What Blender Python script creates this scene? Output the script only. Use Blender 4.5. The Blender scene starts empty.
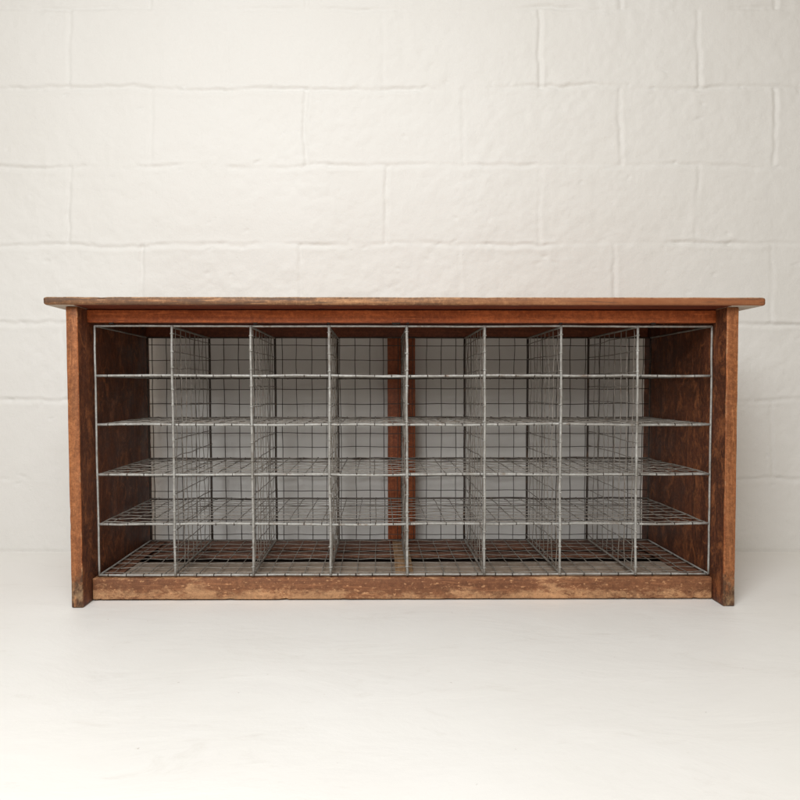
import bpy, math, random
import numpy as np
from mathutils import Vector, noise
random.seed(7); R = random.uniform
scene = bpy.context.scene
COL = scene.collection

# ------------------------------------------------------------------ helpers
F = 680.0                       # focal length in pixels of an 800 px wide frame
CAMH = 0.471
CX, CY = 0.043, 1.69            # cabinet base centre
ZT = 0.646                      # underside of the top

def link(name, verts, faces, mat, parent=None, smooth=True, mats=None, midx=None):
    me = bpy.data.meshes.new(name)
    me.from_pydata([tuple(v) for v in verts], [], faces)
    for m in (mats or [mat]):
        me.materials.append(m)
    if midx is not None:
        me.polygons.foreach_set('material_index', midx)
    if smooth:
        me.polygons.foreach_set('use_smooth', [True]*len(me.polygons))
    me.update()
    o = bpy.data.objects.new(name, me); COL.objects.link(o)
    if parent is not None: o.parent = parent
    return o

def warp(p):
    """the old carcass is a touch narrower at its foot than at its top"""
    x, y, z = p
    u = (ZT - z)/ZT
    return (x*(1-0.0158*u) + 0.0016*u, y, z)

class MB:
    def __init__(s): s.v=[]; s.f=[]; s.m=[]
    def add(s, verts, faces, mi=0):
        b=len(s.v); s.v += [warp(p) for p in verts]
        s.f += [tuple(i+b for i in f) for f in faces]; s.m += [mi]*len(faces)
    def plank(s, ax, a0, a1, b0, b1, c0, c1, r=0.0025, jit=0.0006, seg=None, mi=0, endr=None, chips=0, arris=None):
        """board along axis ax from a0 to a1; b,c are the two other axes in x,y,z order"""
        L=a1-a0; n = seg or max(2,int(L/0.008))
        oth=[i for i in range(3) if i!=ax]
        rs=3
        # rounded section, 4 corners with rs+1 points each, plus mid points
        base=[]
        for (cx,cy,st) in ((b1-r,c1-r,0),(b0+r,c1-r,1),(b0+r,c0+r,2),(b1-r,c0+r,3)):
            for k in range(rs+1):
                t=(st+k/rs)*math.pi/2
                base.append((cx,cy,math.cos(t),math.sin(t)))
        m=len(base); er=endr or r
        stations=[(0,er),(er*0.3,er*0.3),(er,0)]+[(L*k/n,0) for k in range(1,n)]+[(L-er,0),(L-er*0.3,er*0.3),(L,er)]
        stations=sorted(set(stations))
        V=[];Fc=[];arc=[]
        sd=R(0,100)
        ch=[(R(0,L),random.choice((0,1,2,3)),R(.004,.011),R(.0004,.0014)) for _ in range(chips)]
        for (d,ins) in stations:
            for i,(cx,cy,dx,dy) in enumerate(base):
                rr=r
                q=noise.noise(Vector((d*18+sd, i//(rs+1)*7.3, 1.3)))+0.5*noise.noise(Vector((d*70+sd, i//(rs+1)*5.3, 4.3)))
                off=q*jit
                for (cd,cc,cl,cdp) in ch:
                    if cc==i//(rs+1) and abs(d-cd)<cl: off-=cdp*(1-abs(d-cd)/cl)
                bb=cx+dx*(rr+off)-(ins*dx); cc_=cy+dy*(rr+off)-(ins*dy)
                p=[0,0,0]; p[ax]=a0+d; p[oth[0]]=bb; p[oth[1]]=cc_
                V.append(tuple(p))
        ns=len(stations)
        flip = ax==1
        for j in range(ns-1):
            for i in range(m):
                a=j*m+i; b=j*m+(i+1)%m; c=b+m; d_=a+m
                Fc.append((a,d_,c,b) if flip else (a,b,c,d_)); arc.append(i%(rs+1)<rs)
        e0=list(range(m)); e1=list(range((ns-1)*m,ns*m))
        Fc.append(tuple(e0) if flip else tuple(reversed(e0)))
        Fc.append(tuple(reversed(e1)) if flip else tuple(e1))
        s.add(V,Fc,mi)
        if arris is not None:
            n0=len(s.m)-len(Fc)
            for q_,f_ in enumerate(arc):
                if f_: s.m[n0+q_]=arris
    def wire(s, ax, pts, r, n=6, mi=0):
        """tube through pts that runs mainly along axis ax"""
        oth=[i for i in range(3) if i!=ax]
        V=[];Fc=[]
        for p in pts:
            for k in range(n):
                t=2*math.pi*k/n; q=list(p)
                q[oth[0]]+=r*math.cos(t); q[oth[1]]+=r*math.sin(t); V.append(tuple(q))
        flip = ax==1
        for j in range(len(pts)-1):
            for i in range(n):
                a=j*n+i;b=j*n+(i+1)%n
                Fc.append((a,a+n,b+n,b) if flip else (a,b,b+n,a+n))
        e0=list(range(n)); e1=list(range((len(pts)-1)*n,len(pts)*n))
        Fc.append(tuple(e0) if flip else tuple(reversed(e0)))
        Fc.append(tuple(reversed(e1)) if flip else tuple(e1))
        s.add(V,Fc,mi)
    def knot(s, ax, p, r, w, mi=0):
        """a turn of binding wire round a rod"""
        P=[]
        for t,k in ((-1,.55),(-.6,1),(.6,1),(1,.55)):
            q=list(p); q[ax]+=t*w; P.append((q,r*k))
        oth=[i for i in range(3) if i!=ax]; n=8; V=[];Fc=[]
        sk=R(-.4,.4)*w
        for q,rr in P:
            for k in range(n):
                a=2*math.pi*k/n; v=list(q)
                v[oth[0]]+=rr*math.cos(a); v[oth[1]]+=rr*math.sin(a); v[ax]+=sk*math.cos(a); V.append(tuple(v))
        flip=ax==1
        for j in range(3):
            for i in range(n):
                a=j*n+i;b=j*n+(i+1)%n
                Fc.append((a,a+n,b+n,b) if flip else (a,b,b+n,a+n))
        s.add(V,Fc,mi)
    def build(s, name, mat, parent, smooth=True, mats=None, autosm=True):
        o=link(name,s.v,s.f,mat,parent,smooth,mats,s.m)
        return o

# ------------------------------------------------------------------ materials
def newmat(name):
    m=bpy.data.materials.new(name); m.use_nodes=True
    nt=m.node_tree; b=nt.nodes['Principled BSDF']; return m,nt,b
def N(nt,t,**k):
    n=nt.nodes.new(t)
    for a,v in k.items():
        if a in n.inputs: n.inputs[a].default_value=v
        else: setattr(n,a,v)
    return n
def L(nt,a,b): nt.links.new(a,b)
def ramp(nt,src,stops,interp='LINEAR'):
    r=nt.nodes.new('ShaderNodeValToRGB'); cr=r.color_ramp; cr.interpolation=interp
    while len(cr.elements)<len(stops): cr.elements.new(0.5)
    for e,(p,c) in zip(cr.elements,stops):
        e.position=p; e.color=(c if len(c)==4 else (*c,1)) if isinstance(c,tuple) else (c,c,c,1)
    L(nt,src,r.inputs[0]); return r.outputs[0]
def mixc(nt,f,a,b,mode='MIX'):
    m=nt.nodes.new('ShaderNodeMix'); m.data_type='RGBA'; m.blend_type=mode
    for sock,v in ((m.inputs[0],f),(m.inputs[6],a),(m.inputs[7],b)):
        if isinstance(v,(int,float)): sock.default_value=v
        elif isinstance(v,tuple): sock.default_value=(*v,1) if len(v)==3 else v
        else: L(nt,v,sock)
    return m.outputs[2]
def mth(nt,op,a,b=None,c=None,clamp=False):
    m=nt.nodes.new('ShaderNodeMath'); m.operation=op; m.use_clamp=clamp
    for i,v in enumerate((a,b,c)):
        if v is None: continue
        if isinstance(v,(int,float)): m.inputs[i].default_value=v
        else: L(nt,v,m.inputs[i])
    return m.outputs[0]
def coords(nt, scale, off=(0,0,0)):
    tc=nt.nodes.new('ShaderNodeTexCoord'); mp=nt.nodes.new('ShaderNodeMapping')
    mp.inputs['Scale'].default_value=scale; mp.inputs['Location'].default_value=off
    L(nt,tc.outputs['Object'],mp.inputs[0]); return mp.outputs[0]
def sep(nt):
    tc=nt.nodes.new('ShaderNodeTexCoord'); s=nt.nodes.new('ShaderNodeSeparateXYZ')
    L(nt,tc.outputs['Object'],s.inputs[0]); return s.outputs
def nz(nt,co,scale,detail=6,rough=.6,dist=0):
    n=N(nt,'ShaderNodeTexNoise',Scale=scale,Detail=detail,Roughness=rough,Distortion=dist)
    L(nt,co,n.inputs['Vector']); return n.outputs[0]

def wood(name, ax, dark, mid, light, wear=None, rough=.5, seed=0, foot=0, worn=(.42,.24,.12), grime=.35, gr=1.0, chips=0.0, scuff=0.0, speck=.45, edge=0):
    """varnished timber: grain along axis ax; wear = list of (height, amount) stops of bare wood"""
    m,nt,b=newmat(name)
    s=[26.0]*3; s[ax]=1.6
    co=coords(nt,tuple(s),(seed*1.7,seed*2.3,seed))
    g=nz(nt,co,1.6,8,.65,.6)
    s2=[160.0]*3; s2[ax]=5.0
    g2=nz(nt,coords(nt,tuple(s2),(seed,0,seed)),1.0,3,.6)
    plain=coords(nt,(1,1,1),(seed*3.1,seed,seed*.7))
    c=ramp(nt,g,[(.28,dark),(.5,mid),(.72,light)])
    c=mixc(nt,mth(nt,'MULTIPLY',ramp(nt,g2,[(.35,1.0),(.6,0.0)]),.45*gr),c,tuple(x*.45 for x in dark))
    blot=ramp(nt,nz(nt,plain,7,5,.65),[(.38,1.0),(.62,0.0)])
    c=mixc(nt,mth(nt,'MULTIPLY',blot,grime),c,tuple(x*.55 for x in dark))
    sx=sep(nt)
    wmask=None
    if wear:
        s3=[34.0]*3; s3[ax]=13.0
        wn=nz(nt,coords(nt,tuple(s3),(seed*5,seed,0)),1.3,12,.8,.3)
        wn2=nz(nt,coords(nt,(5,5,5),(seed,seed*2,0)),1.0,3,.5)
        lo,hi=wear[0][0],wear[-1][0]
        h=mth(nt,'DIVIDE',mth(nt,'SUBTRACT',sx[2],lo),hi-lo,clamp=True)
        amt=ramp(nt,h,[((z-lo)/(hi-lo),float(a)) for z,a in wear])
        t=mth(nt,'ADD',mth(nt,'ADD',wn,mth(nt,'MULTIPLY',wn2,.5)),amt)
        wmask=ramp(nt,t,[(.995/1.0*.5,0.0),(.54,1.0)]) if False else mth(nt,'MULTIPLY',mth(nt,'SUBTRACT',t,1.20),9.0,clamp=True)
        wcol=mixc(nt,ramp(nt,g2,[(.3,0.0),(.7,1.0)]),worn,tuple(x*.72 for x in worn))
        wcol=mixc(nt,mth(nt,'MULTIPLY',blot,.5),wcol,tuple(x*.5 for x in worn))
        c=mixc(nt,wmask,c,wcol)
    if chips:
        s4=[150.0]*3; s4[ax]=85.0
        cn=nz(nt,coords(nt,tuple(s4),(seed,seed,0)),1.0,4,.6)
        cm=mth(nt,'MULTIPLY',mth(nt,'SUBTRACT',cn,1-chips),22.0,clamp=True)
        c=mixc(nt,mth(nt,'MULTIPLY',cm,.6),c,tuple(min(1,x*1.15) for x in worn))
    if scuff:
        sc=nz(nt,coords(nt,(12,12,7),(seed*2,0,5)),2.2,10,.82,1.2)
        scm=mth(nt,'MULTIPLY',mth(nt,'SUBTRACT',sc,.50),scuff*9,clamp=True)
        c=mixc(nt,mth(nt,'MULTIPLY',scm,.6),c,(.40,.14,.048))
    if foot:
        fn=nz(nt,coords(nt,(22,22,16),(seed,3,0)),1.0,7,.75)
        h=mth(nt,'DIVIDE',sx[2],foot,clamp=True)
        fm=mth(nt,'MULTIPLY',mth(nt,'SUBTRACT',mth(nt,'ADD',fn,mth(nt,'MULTIPLY',mth(nt,'SUBTRACT',1.0,h),.46)),.645),9.0,clamp=True)
        fc=mixc(nt,ramp(nt,nz(nt,coords(nt,(60,60,30)),1.0,5,.7),[(.45,0.0),(.6,1.0)]),(.045,.028,.016),(.30,.20,.11))
        c=mixc(nt,mth(nt,'MULTIPLY',fm,.85),c,fc)
    # pores, fine scratches and old dirt
    f1=nz(nt,plain,130,6,.8); f2=nz(nt,plain,420,2,.5)
    c=mixc(nt,mth(nt,'MULTIPLY',ramp(nt,f1,[(.36,1.0),(.52,0.0)]),speck),c,tuple(x*.4 for x in dark))
    c=mixc(nt,mth(nt,'MULTIPLY',ramp(nt,f1,[(.52,0.0),(.66,1.0)]),speck*.7),c,tuple(min(1,x*1.35) for x in light))
    c=mixc(nt,mth(nt,'MULTIPLY',ramp(nt,f2,[(.35,1.0),(.5,0.0)]),speck*.5),c,tuple(x*.5 for x in dark))
    s5=[55.0]*3; s5[ax]=4.0
    scr=nz(nt,coords(nt,tuple(s5),(seed,seed*4,2)),3.0,2,.4,1.5)
    c=mixc(nt,mth(nt,'MULTIPLY',ramp(nt,scr,[(.64,0.0),(.68,1.0)]),speck*.6),c,tuple(min(1,x*1.4) for x in light))
    if edge:
        top_=mth(nt,'MULTIPLY',mth(nt,'SUBTRACT',sx[2],.6480),1/.016,clamp=True)
        st=nz(nt,coords(nt,(9,9,150),(3,0,0)),1.0,9,.75,.4); rg=nz(nt,coords(nt,(1.3,0,0),(2.2,0,0)),1.0,2,.5)
        left=ramp(nt,mth(nt,'ADD',mth(nt,'MULTIPLY',sx[0],.7),.5),[(.0,.16),(.45,.09),(.6,-.03),(1.0,.05)])
        gm=mth(nt,'MULTIPLY',mth(nt,'SUBTRACT',mth(nt,'ADD',mth(nt,'ADD',st,left),mth(nt,'MULTIPLY',top_,.05)),.60),10,clamp=True)
        red=ramp(nt,mth(nt,'ADD',mth(nt,'MULTIPLY',sx[0],.6),mth(nt,'MULTIPLY',rg,1.0)),[(.45,0.0),(.75,.75)])
        c=mixc(nt,red,c,(.26,.085,.030))
        c=mixc(nt,mth(nt,'MULTIPLY',gm,.72),c,(.075,.042,.026))
        c=mixc(nt,mth(nt,'MULTIPLY',ramp(nt,top_,[(.80,0.0),(.95,.55)]),ramp(nt,f1,[(.4,0.0),(.55,1.0)])),c,(.60,.40,.24))
    L(nt,c,b.inputs['Base Color'])
    rr=ramp(nt,nz(nt,plain,14,5,.6),[(.3,rough-.12),(.7,rough+.18)])
    L(nt,rr,b.inputs['Roughness'])
    b.inputs['Specular IOR Level'].default_value=.35
    hgt=mth(nt,'ADD',mth(nt,'MULTIPLY',g,.6),mth(nt,'MULTIPLY',g2,.4))
    if wmask is not None: hgt=mth(nt,'SUBTRACT',hgt,mth(nt,'MULTIPLY',wmask,.35))
    bp=N(nt,'ShaderNodeBump',Strength=.45,Distance=.0012); L(nt,hgt,bp.inputs['Height']); L(nt,bp.outputs[0],b.inputs['Normal'])
    return m

M={}
M['apron']=wood('red_brown_varnish',0,(.32,.066,.017),(.50,.118,.030),(.64,.18,.055),rough=.45,seed=1,grime=.35,gr=.7)
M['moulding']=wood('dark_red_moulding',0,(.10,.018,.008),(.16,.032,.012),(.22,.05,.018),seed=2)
M['panel']=wood('worn_brown_side',2,(.18,.055,.018),(.32,.112,.037),(.48,.198,.078),rough=.5,seed=3,foot=.13,grime=.4,wear=[(0,.10),(.1,.0),(.3,.02),(.65,.08)],worn=(.50,.25,.11),scuff=.6)
M['panel_arris']=wood('worn_brown_arris',2,(.20,.055,.016),(.34,.108,.032),(.50,.19,.070),rough=.5,seed=3,foot=.13,grime=.3,wear=[(0,.42),(.1,.40),(.3,.40),(.65,.42)],worn=(.62,.36,.18),scuff=.6)
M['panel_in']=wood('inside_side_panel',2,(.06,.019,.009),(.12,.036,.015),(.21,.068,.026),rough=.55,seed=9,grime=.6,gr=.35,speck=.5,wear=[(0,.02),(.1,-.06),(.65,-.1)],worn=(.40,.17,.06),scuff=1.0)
M['rail']=wood('worn_bottom_rail',0,(.17,.062,.026),(.25,.10,.044),(.34,.15,.066),rough=.6,seed=5,grime=.25,worn=(.62,.335,.165),
   wear=[(.002,.54),(.014,.525),(.020,.485),(.028,.41),(.04,.365),(.046,.39),(.0495,.48)],chips=.40)
M['top_edge']=wood('bare_top_edge',0,(.20,.085,.034),(.36,.17,.075),(.52,.28,.135),rough=.6,seed=6,grime=.6,gr=1.3,edge=1)
M['under']=wood('pale_underside',0,(.42,.34,.27),(.52,.44,.36),(.60,.52,.44),rough=.7,seed=8,grime=.1,gr=.3,speck=.08)
M['back']=wood('back_frame',0,(.14,.036,.015),(.22,.06,.024),(.30,.09,.036),seed=4,rough=.55)
M['post']=wood('back_post',2,(.20,.045,.014),(.33,.082,.024),(.42,.12,.038),seed=7,rough=.5)
M['base']=wood('base_slat',0,(.09,.034,.018),(.18,.072,.037),(.31,.145,.08),seed=11,rough=.65,grime=.5)
M['dark_board']=wood('gap_shade_board',0,(.018,.009,.006),(.035,.016,.010),(.06,.028,.017),seed=15,rough=.7)
M['greyboard']=wood('dusty_base_board',0,(.22,.155,.105),(.35,.27,.205),(.47,.395,.325),seed=12,rough=.8,grime=.45,speck=.2)
M['batten']=wood('tan_batten',1,(.22,.12,.06),(.38,.22,.11),(.5,.32,.17),seed=13,rough=.7)

def galv(name,lo,hi,metal=.35,rough=.5,seed=0):
    m,nt,b=newmat(name)
    co=coords(nt,(1,1,1),(seed,seed,seed))
    n=nz(nt,co,160,4,.6); n2=nz(nt,co,18,5,.7)
    c=ramp(nt,n,[(.3,lo),(.7,hi)])
    c=mixc(nt,ramp(nt,n2,[(.35,.65),(.6,0.0)]),c,(lo[0]*.55,lo[1]*.5,lo[2]*.45))
    rs_=nz(nt,co,45,6,.75)
    c=mixc(nt,mth(nt,'MULTIPLY',ramp(nt,rs_,[(.56,0.0),(.68,.7)]),1.0),c,(.15,.085,.045))
    L(nt,c,b.inputs['Base Color']); b.inputs['Metallic'].default_value=metal
    L(nt,ramp(nt,n2,[(.3,rough-.1),(.7,rough+.2)]),b.inputs['Roughness'])
    bp=N(nt,'ShaderNodeBump',Strength=.5,Distance=.0006); L(nt,n,bp.inputs['Height']); L(nt,bp.outputs[0],b.inputs['Normal'])
    return m
M['rod']=galv('galvanised_rod',(.30,.295,.275),(.49,.48,.45),.25,.5,1)
M['wire']=galv('galvanised_wire',(.19,.17,.145),(.37,.34,.30),.25,.55,2)
M['dwire']=galv('shaded_back_tie_wire',(.04,.03,.024),(.085,.065,.052),.2,.6,3)  # back wires' shade put into a darker galvanised colour; dark ties share it

# painted block wall
m,nt,b=newmat('white_painted_block')
co=coords(nt,(1,1,1))
n1=nz(nt,co,1.4,3,.5); n2=nz(nt,co,38,8,.7); n3=nz(nt,co,260,4,.7)
c=ramp(nt,n1,[(.3,(.715,.70,.665)),(.7,(.75,.74,.712))])
dirt=ramp(nt,nz(nt,co,24,7,.8),[(.62,0.0),(.8,.5)])
c=mixc(nt,mth(nt,'MULTIPLY',dirt,.35),c,(.62,.56,.47))
L(nt,c,b.inputs['Base Color']); b.inputs['Roughness'].default_value=.62; b.inputs['Specular IOR Level'].default_value=.25
vor=N(nt,'ShaderNodeTexVoronoi',Scale=34.0); L(nt,co,vor.inputs['Vector'])
pits=ramp(nt,vor.outputs['Distance'],[(.0,0.0),(.13,1.0)])
pm=ramp(nt,nz(nt,co,9,4,.6),[(.55,1.0),(.68,0.0)])
pitv=mth(nt,'MAXIMUM',pits,pm)
h=mth(nt,'ADD',mth(nt,'ADD',mth(nt,'MULTIPLY',n2,.8),mth(nt,'MULTIPLY',n3,.22)),mth(nt,'MULTIPLY',pitv,.35))
bp=N(nt,'ShaderNodeBump',Strength=.6,Distance=.0036); L(nt,h,bp.inputs['Height']); L(nt,bp.outputs[0],b.inputs['Normal'])
M['wall']=m

# painted floor
m,nt,b=newmat('white_painted_floor')
co=coords(nt,(1,1,1))
c=ramp(nt,nz(nt,co,1.8,4,.6),[(.3,(.80,.785,.745)),(.7,(.84,.83,.80))])
st=mth(nt,'MULTIPLY',mth(nt,'SUBTRACT',nz(nt,coords(nt,(5,11,1)),1.0,10,.8,1.2),.56),3.6,clamp=True)
c=mixc(nt,mth(nt,'MULTIPLY',st,.5),c,(.56,.52,.46))
sp=mth(nt,'MULTIPLY',mth(nt,'SUBTRACT',nz(nt,co,60,5,.65),.70),24.0,clamp=True)
c=mixc(nt,mth(nt,'MULTIPLY',sp,.55),c,(.36,.31,.25))
L(nt,c,b.inputs['Base Color'])
L(nt,ramp(nt,nz(nt,co,5,6,.7),[(.3,.36),(.7,.55)]),b.inputs['Roughness']); b.inputs['Specular IOR Level'].default_value=.3
h=mth(nt,'ADD',nz(nt,coords(nt,(3,6,1)),1.0,7,.6,.5),mth(nt,'MULTIPLY',nz(nt,co,60,5,.6),.06))
bp=N(nt,'ShaderNodeBump',Strength=.42,Distance=.007); L(nt,h,bp.inputs['Height']); L(nt,bp.outputs[0],b.inputs['Normal'])
M['floor']=m

# ------------------------------------------------------------------ wall (real relief) and floor
YW=1.954
def px2x(px): return (px-383)/348.0
def vnoise(X,Z,scale,seed):
    rs=np.random.RandomState(seed); G=rs.rand(256,256)
    x=X*scale+31.7; z=Z*scale+17.3
    xi=np.floor(x).astype(int); zi=np.floor(z).astype(int); fx=x-xi; fz=z-zi
    fx=fx*fx*(3-2*fx); fz=fz*fz*(3-2*fz)
    g=lambda a,b:G[a%256,b%256]
    return (g(xi,zi)*(1-fx)+g(xi+1,zi)*fx)*(1-fz)+(g(xi,zi+1)*(1-fx)+g(xi+1,zi+1)*fx)*fz - .5
def fbm(X,Z,scale,seed,o=4,g=.5):
    return sum(vnoise(X,Z,scale*2**i,seed+i)*g**i for i in range(o))
d=.0045
xs=np.concatenate([np.arange(-5,-1.5,.06),np.arange(-1.5,1.6,d),np.arange(1.6,5.01,.06)])
zs=np.concatenate([np.array([-.03,0.0]),np.arange(d,1.75,d),np.arange(1.76,3.3,.06)])
X,Z=np.meshgrid(xs,zs)
# course joints (heights), measured in the photograph
yj=[480,401,323.5,244.5,166.5]
zj=[CAMH+(388-y)/348.0 for y in yj]
zj=zj+[zj[-1]+.2265*k for k in range(1,8)]
offs={0:540,1:458,2:None}
rows=[]           # row k lies between zj[k-1] and zj[k]
D=np.zeros_like(X)
xw=X+fbm(X,Z,7,5,3)*.010+fbm(X,Z,34,55,2)*.005; zw=Z+fbm(X,Z,5,15,3)*.013+fbm(X,Z,34,45,2)*.006
strength=.5+1.7*fbm(X,Z,4.5,77,4,.65)      # joints are filled with paint here and there
strength=np.clip(strength,.08,1.2)
for k,z in enumerate(zj):
    dd=(zw-z)
    w=.0062
    g=np.exp(-(dd/w)**2)
    lip=np.exp(-((dd-.010)/.006)**2)*.35+np.exp(-((dd+.012)/.007)**2)*.25
    D+=strength*(g*1.0-lip)
rowz=[-.1]+zj
for k in range(len(rowz)-1):
    z0,z1=rowz[k],rowz[k+1]
    # phase: rows with joints at 385+156.7n, others at 458+157n / 304+156n
    base = {5:(150,156.5),4:(227,156.8),3:(143,157.2),2:(222,157),1:(300,157)}.get(k,(150 if k%2 else 227,157))
    mask=((Z>z0)&(Z<=z1)).astype(float)
    for n in range(-10,14):
        xj=px2x(base[0]+base[1]*n)+random.uniform(-.004,.004)
        if abs(xj)>4: continue
        tilt=random.uniform(-.012,.012); st=random.choice((.25,.45,.8,.9,.35))
        dd=xw-xj-tilt*(Z-(z0+z1)/2)
        g=np.exp(-(dd/.0058)**2)*st-np.exp(-((dd-.011)/.006)**2)*.3*st-np.exp(-((dd+.011)/.006)**2)*.2*st
        D+=mask*g*(.6+.8*np.clip(strength,0,1))*.9
    bx=np.floor((X-px2x(base[0]))/(base[1]/348.0)).astype(int)
    rs=np.random.RandomState(k+3); t=rs.rand(200)-.5; t2=rs.rand(200)-.5
    D+=mask*(t[(bx+90)%200]*.28+t2[(bx+90)%200]*(Z-(z0+z1)/2)*3.0*1.2)
D*=.0041
D+=fbm(X,Z,9,101,3,.55)*.0022+fbm(X,Z,38,131,3,.6)*.0017*(.3+1.3*np.clip(fbm(X,Z,5,171,2)+.4,0,1)) + fbm(X,Z,1.2,31,2)*.006
D+=np.exp(-((Z-.001)/.0045)**2)*.0028
# chipped arrises: short gouges
rs=np.random.RandomState(12)
for _ in range(260):
    cx=rs.uniform(-1.4,1.5); 
    if rs.rand()<.6: cz=zj[rs.randint(0,6)]+rs.uniform(-.014,.014)
    else: cz=rs.uniform(.02,1.4)
    a=rs.uniform(.003,.012); bq=rs.uniform(.002,.005)
    i0,i1=np.searchsorted(xs,[cx-.05,cx+.05]); j0,j1=np.searchsorted(zs,[cz-.03,cz+.03])
    sx_=X[j0:j1,i0:i1]; sz_=Z[j0:j1,i0:i1]
    D[j0:j1,i0:i1]+=np.exp(-(((sx_-cx)/a)**2+((sz_-cz-(sx_-cx)*rs.uniform(-.4,.4))/bq)**2))*rs.uniform(.0015,.0045)
nx,nzz=len(xs),len(zs)
co=np.stack([X,YW+D-float(D.mean()),Z],-1).reshape(-1,3)
me=bpy.data.meshes.new('wall'); me.vertices.add(nx*nzz); me.vertices.foreach_set('co',co.astype(np.float32).ravel())
I=(np.arange(nzz-1)[:,None]*nx+np.arange(nx-1)[None,:]).ravel()
q=np.stack([I,I+1,I+1+nx,I+nx],-1)
me.loops.add(q.size); me.loops.foreach_set('vertex_index',q.astype(np.int32).ravel())
me.polygons.add(len(q)); me.polygons.foreach_set('loop_start',np.arange(0,q.size,4,dtype=np.int32)); me.polygons.foreach_set('loop_total',np.full(len(q),4,dtype=np.int32))
me.polygons.foreach_set('use_smooth',np.ones(len(q),dtype=bool))
me.update(calc_edges=True); me.validate(); me.materials.append(M['wall'])
wall=bpy.data.objects.new('wall',me); COL.objects.link(wall)
wall['kind']='structure'

# floor: a sheet with slow undulation, rolled up a few mm where paint meets the wall
gx=np.linspace(-5,5,240); gy=np.concatenate([np.linspace(-4,.4,40),np.linspace(.43,1.90,150),np.linspace(1.905,1.98,22)])
GX,GY=np.meshgrid(gx,gy)
GZ=fbm(GX,GY,2.2,301,3)*.0022
edge=np.clip((GY-(YW-.014))/.014,0,1); GZ=GZ*(1-np.clip((GY-1.4)*3,0,1)*.5)+edge**2*.0022
near=np.clip((GY-1.38)/.05,0,1); GZ=GZ*(1-near*.8)-.0006
v=np.stack([GX,GY,GZ],-1).reshape(-1,3); W=len(gx)
fc=[(j*W+i,j*W+i+1,(j+1)*W+i+1,(j+1)*W+i) for j in range(len(gy)-1) for i in range(W-1)]
fl=link('floor',v,fc,M['floor']); fl['kind']='structure'

# ------------------------------------------------------------------ the cabinet
cab=bpy.data.objects.new('pigeonhole_cabinet',None); COL.objects.link(cab)
cab.empty_display_size=.2
cab.location=(CX,CY,0); cab.rotation_euler=(0,0,math.radians(.45))
cab['label']='long low varnished wooden cabinet with galvanised wire pigeonholes, standing against the white block wall'
cab['category']='cabinet'
yf=1.462-CY; yr=1.510-CY; yg=1.519-CY; yb=1.863-CY; yk=1.918-CY
xl0,xl1=-.682-CX,-.657-CX          # left panel outer / inner (at the top)
xr1,xr0=.7415-CX,.767-CX
# top
a=MB(); a.plank(0,(43-383)/472-CX,(767-383)/472-CX,1.440-CY,yk+.012,ZT,.6640,r=.0058,jit=.0005,endr=.006,chips=30)
top=a.build('tabletop',M['top_edge'],cab)
# pale underside as a sheet material on the downward faces
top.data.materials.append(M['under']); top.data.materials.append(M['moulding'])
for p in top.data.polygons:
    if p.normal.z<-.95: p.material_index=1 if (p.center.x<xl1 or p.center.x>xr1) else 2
# side panels
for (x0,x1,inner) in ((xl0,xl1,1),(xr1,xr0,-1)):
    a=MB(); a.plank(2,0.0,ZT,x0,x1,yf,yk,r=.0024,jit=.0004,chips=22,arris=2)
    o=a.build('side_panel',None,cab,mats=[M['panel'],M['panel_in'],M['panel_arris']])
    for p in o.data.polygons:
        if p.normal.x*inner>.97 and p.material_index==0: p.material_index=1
# front rails
a=MB(); a.plank(0,xl1,xr1,yr,yr+.022,.6165,ZT-.002,r=.0014,jit=.0003); a.build('top_rail',M['apron'],cab)
a=MB(); a.plank(0,xl1+.0008,xr1-.0008,yr-.001,yr+.020,.0028,.0495,r=.0022,jit=.0006,chips=60); a.build('bottom_rail',M['rail'],cab)
# dark iron clips that hold the wire rack to the top rail
mi_,nt,b=newmat('dark_iron'); b.inputs['Base Color'].default_value=(.018,.010,.007,1); b.inputs['Roughness'].default_value=.85
for px,w_ in ((112,.009),(255,.008),(328,.006),(395.5,.018),(407,.006),(560,.006),(653,.009)):
    x_=(px-383)/448-CX; a=MB(); a.plank(0,x_-w_/2,x_+w_/2,yr+.001,yg-.0025+.004,.6128,.6175,r=.0009,jit=.0003,seg=4); a.build('clip',mi_,cab)
# back frame
a=MB(); a.plank(0,xl1+.001,xr1-.001,yk-.030,yk-.008,.612,ZT-.002,r=.0015,jit=.0006); a.build('back_rail',M['back'],cab)
a=MB(); a.plank(0,xl1+.001,xr1-.001,yk-.030,yk-.008,.002,.0425,r=.0015,jit=.0006); a.build('back_rail',M['base'],cab)
a=MB(); a.plank(2,.0435,.6115,.014-CX,.091-CX,yk-.027,yk-.009,r=.0015,jit=.0006); a.build('back_post',M['post'],cab)
# base boards under the wire floor
zb=.046
def board(y0,y1,mat,zt=zb,th=.006):
    x=[xl1+.012,xr1-.012]; a=MB(); a.plank(0,x[0],x[1],y0-CY,y1-CY,zt-th,zt,r=.0018,jit=.0008,chips=10); a.build('base_board',M[mat],cab)
board(1.5315,1.665,'greyboard')
board(1.742,1.785,'base',.041); board(1.812,1.885,'base',.044)
a=MB(); a.plank(0,xl1+.001,xr1-.001,1.5325-CY,1.886-CY,.018,.022,r=.001,jit=.0003); a.build('gap_shade_sheet',M['dark_board'],cab)  # added near-black sheet so the gaps between the slats read as shade
a=MB(); a.plank(1,1.535-CY,1.885-CY,.026-CX,.068-CX,.0465,.0495,r=.001,jit=.0006,chips=6); a.build('centre_batten',M['batten'],cab)
for x0,x1 in ((xl1+.001,xl1+.052),(xr1-.052,xr1-.001)):
    a=MB(); a.plank(1,1.535-CY,1.885-CY,x0,x1,.0468,.0498,r=.001,jit=.0006,chips=5); a.build('side_batten',M['base'],cab)

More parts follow.
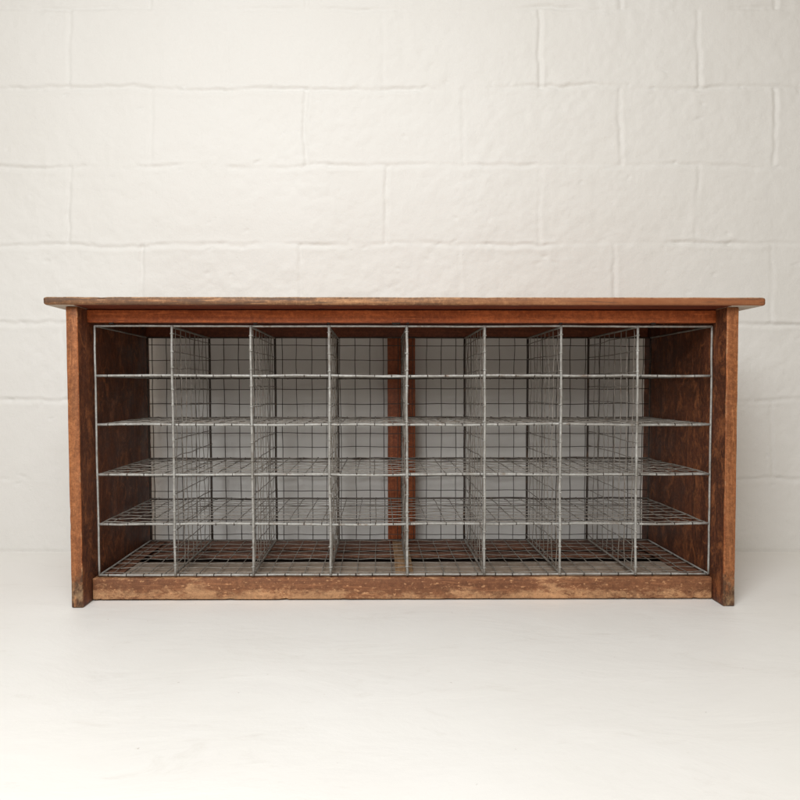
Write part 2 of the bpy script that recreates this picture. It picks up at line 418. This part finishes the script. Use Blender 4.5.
# ------------------------------------------------------------------ wire rack
gx0=(94.5-383)/448-CX; gx1=(713-383)/448-CX
zl=[.0545,.1675,.2785,.3895,.498,.609]          # floor, four shelves, top
colx=[gx0]+[(p-383)/448-CX for p in (172,250.5,328.5,406,484,560.5,637.5)]+[gx1]
P=.0398; RR=.0029; RW=.00105
def wob(t,sd,a): return a*(noise.noise(Vector((t*6,sd,.3)))+.6*noise.noise(Vector((t*19,sd,7.3))))
def rod(mb,ax,a0,a1,p,r=RR,amp=.0009,step=.025,mi=0):
    n=max(2,int(abs(a1-a0)/step)); sd=R(0,99); oth=[i for i in range(3) if i!=ax]; pts=[]
    for k in range(n+1):
        t=a0+(a1-a0)*k/n; q=list(p); q[ax]=t
        f=min(1,min(k,n-k)/2.0)
        q[oth[0]]+=wob(t,sd,amp)*f; q[oth[1]]+=wob(t,sd+50,amp)*f; pts.append(q)
    mb.wire(ax,pts,r,8,mi); return pts
def meshpanel(mb,u,v,u0,u1,v0,v1,nval,r=RW,jit=.0022,crimp=.0009,wave=.0014,mi=0,uoff=.6,voff=.5,knots=None):
    """woven wire: wires along u at every pitch of v and the other way round"""
    n_=3-u-v; us=[];vs=[]
    k=u0+P*uoff
    while k<u1-.004: us.append(k+R(-jit,jit)); k+=P
    k=v0+P*voff
    while k<v1-.004: vs.append(k+R(-jit,jit)); k+=P
    def run(al,ac,a0,a1,cs,grid,par):
        for ci,cv in enumerate(cs):
            sd=R(0,200); pts=[]
            n=max(4,int((a1-a0)/(P/3)))
            lean=R(-.003,.003)
            for j in range(n+1):
                t=a0+(a1-a0)*j/n
                ph=(t-(grid[0] if grid else 0))/P
                e=min(1.0,min(j,n-j)/3.0)
                q=[0,0,0]; q[al]=t; q[ac]=cv+wob(t,sd,wave)*e+lean*(j/n-.5)
                q[n_]=nval+crimp*math.cos(math.pi*(ph+ci+par))+wob(t,sd+9,wave*.8)*e
                pts.append(q)
            mb.wire(al,pts,r*R(.88,1.12),5,mi)
    run(u,v,u0,u1,vs,us,0); run(v,u,v0,v1,us,vs,1)
    return us,vs
mats=[M['wire'],M['rod'],M['dwire']]
# outer frame of rods
fr=MB()
for y,mi in ((yg,1),(yb,2)):
    for z in (zl[0],zl[5]): rod(fr,0,gx0,gx1,(0,y,z),.0023,mi=mi)
    for x in (gx0,gx1): rod(fr,2,zl[0],zl[5],(x,y,0),.0023,mi=mi)
for x in (gx0,gx1):
    for z in (zl[0],zl[5]): rod(fr,1,yg,yb,(x,0,z),.0023,mi=1 if z<.3 else 0)
k=gx0+.02
while k<gx1:
    fr.knot(0,(k+R(-.002,.002),yg,zl[0]),.0034,.0015,2); k+=P
rack=fr.build('wire_rack',None,cab,mats=mats)
# floor mesh of the rack
mb=MB(); meshpanel(mb,0,1,gx0,gx1,yg,yb,zl[0],mi=0,r=.00105); mb.build('wire_floor',None,rack,mats=mats)
# four shelves
for i,z in enumerate(zl[1:5]):
    mb=MB(); dz=R(-.0008,.0008)
    rod(mb,0,gx0+.002,gx1-.002,(0,yg-.001,z+dz),.0027,amp=.0022,mi=1)
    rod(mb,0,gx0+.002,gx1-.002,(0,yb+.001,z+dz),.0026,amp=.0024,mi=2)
    for x in (gx0+.003,gx1-.003): rod(mb,1,yg,yb,(x,0,z),.0019,amp=.0015,mi=0)
    us,vs=meshpanel(mb,0,1,gx0+.002,gx1-.002,yg,yb,z+.0012,mi=0,r=.00105)
    for x in us:
        mb.knot(0,(x,yg-.001,z+dz),.0034,.0012,2)
        mb.knot(0,(x,yb+.001,z+dz),.0036,.0015,2)
    mb.build('wire_shelf',None,rack,mats=mats)
# seven dividers
for i,x in enumerate(colx[1:8]):
    mb=MB(); lean=R(-.003,.003)
    rod(mb,2,zl[0],zl[5]+.001,(x,yg-.0055,0),.0028,amp=.0017,mi=1)
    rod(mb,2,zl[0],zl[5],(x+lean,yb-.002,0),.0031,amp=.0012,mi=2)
    rod(mb,1,yg,yb,(x+lean*.5,0,zl[0]+.003),.0026,mi=0)
    rod(mb,1,yg,yb,(x+lean*.5,0,zl[5]-.002),.0026,mi=0)
    us,vs=meshpanel(mb,1,2,yg-.003,yb-.002,zl[0],zl[5],x,mi=0,jit=.0045,wave=.0034,r=.00105)
    for z in vs:
        mb.knot(2,(x,yg-.0055,z),.0044,.0015,1); mb.knot(2,(x+lean,yb-.002,z),.0038,.0013,2)
    mb.build('wire_divider',None,rack,mats=mats)
# back mesh
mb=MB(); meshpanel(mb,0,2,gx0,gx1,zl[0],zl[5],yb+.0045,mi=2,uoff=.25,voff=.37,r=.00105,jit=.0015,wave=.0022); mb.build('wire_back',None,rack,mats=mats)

# ------------------------------------------------------------------ light
def area(name,loc,target,size,energy,col,sy=None):
    l=bpy.data.lights.new(name,'AREA'); l.energy=energy; l.color=col; l.size=size
    if sy: l.shape='RECTANGLE'; l.size_y=sy
    o=bpy.data.objects.new(name,l); COL.objects.link(o); o.location=loc
    o.rotation_euler=(Vector(target)-Vector(loc)).to_track_quat('-Z','Y').to_euler(); return o
area('key_lamp',(-.70,-.60,1.66),(-.05,1.9,.36),.95,19,(.955,.98,1.0),.8).data.spread=math.radians(125)
area('floor_fill',(-.15,-.12,2.2),(-.05,.55,0),1.3,36,(.955,.98,1.0),.9)  # unseen overhead fill, added to brighten the floor
w=bpy.data.worlds.new('World'); scene.world=w; w.use_nodes=True
bg=w.node_tree.nodes['Background']; bg.inputs[0].default_value=(1.0,.83,.64,1); bg.inputs[1].default_value=.33

# ------------------------------------------------------------------ camera
cam=bpy.data.cameras.new('camera'); co_=bpy.data.objects.new('camera',cam); COL.objects.link(co_)
co_.location=(0,0,CAMH); co_.rotation_euler=(math.radians(90),0,0)
cam.sensor_width=36; cam.lens=F/800*36; cam.shift_x=17/800; cam.shift_y=-12/800; cam.clip_end=100; cam.clip_start=.05
scene.camera=co_
scene.render.engine='CYCLES'
scene.view_settings.view_transform='Standard'; scene.view_settings.look='None'; scene.view_settings.gamma=1
scene.view_settings.exposure=0
scene.render.resolution_x=1024; scene.render.resolution_y=1024
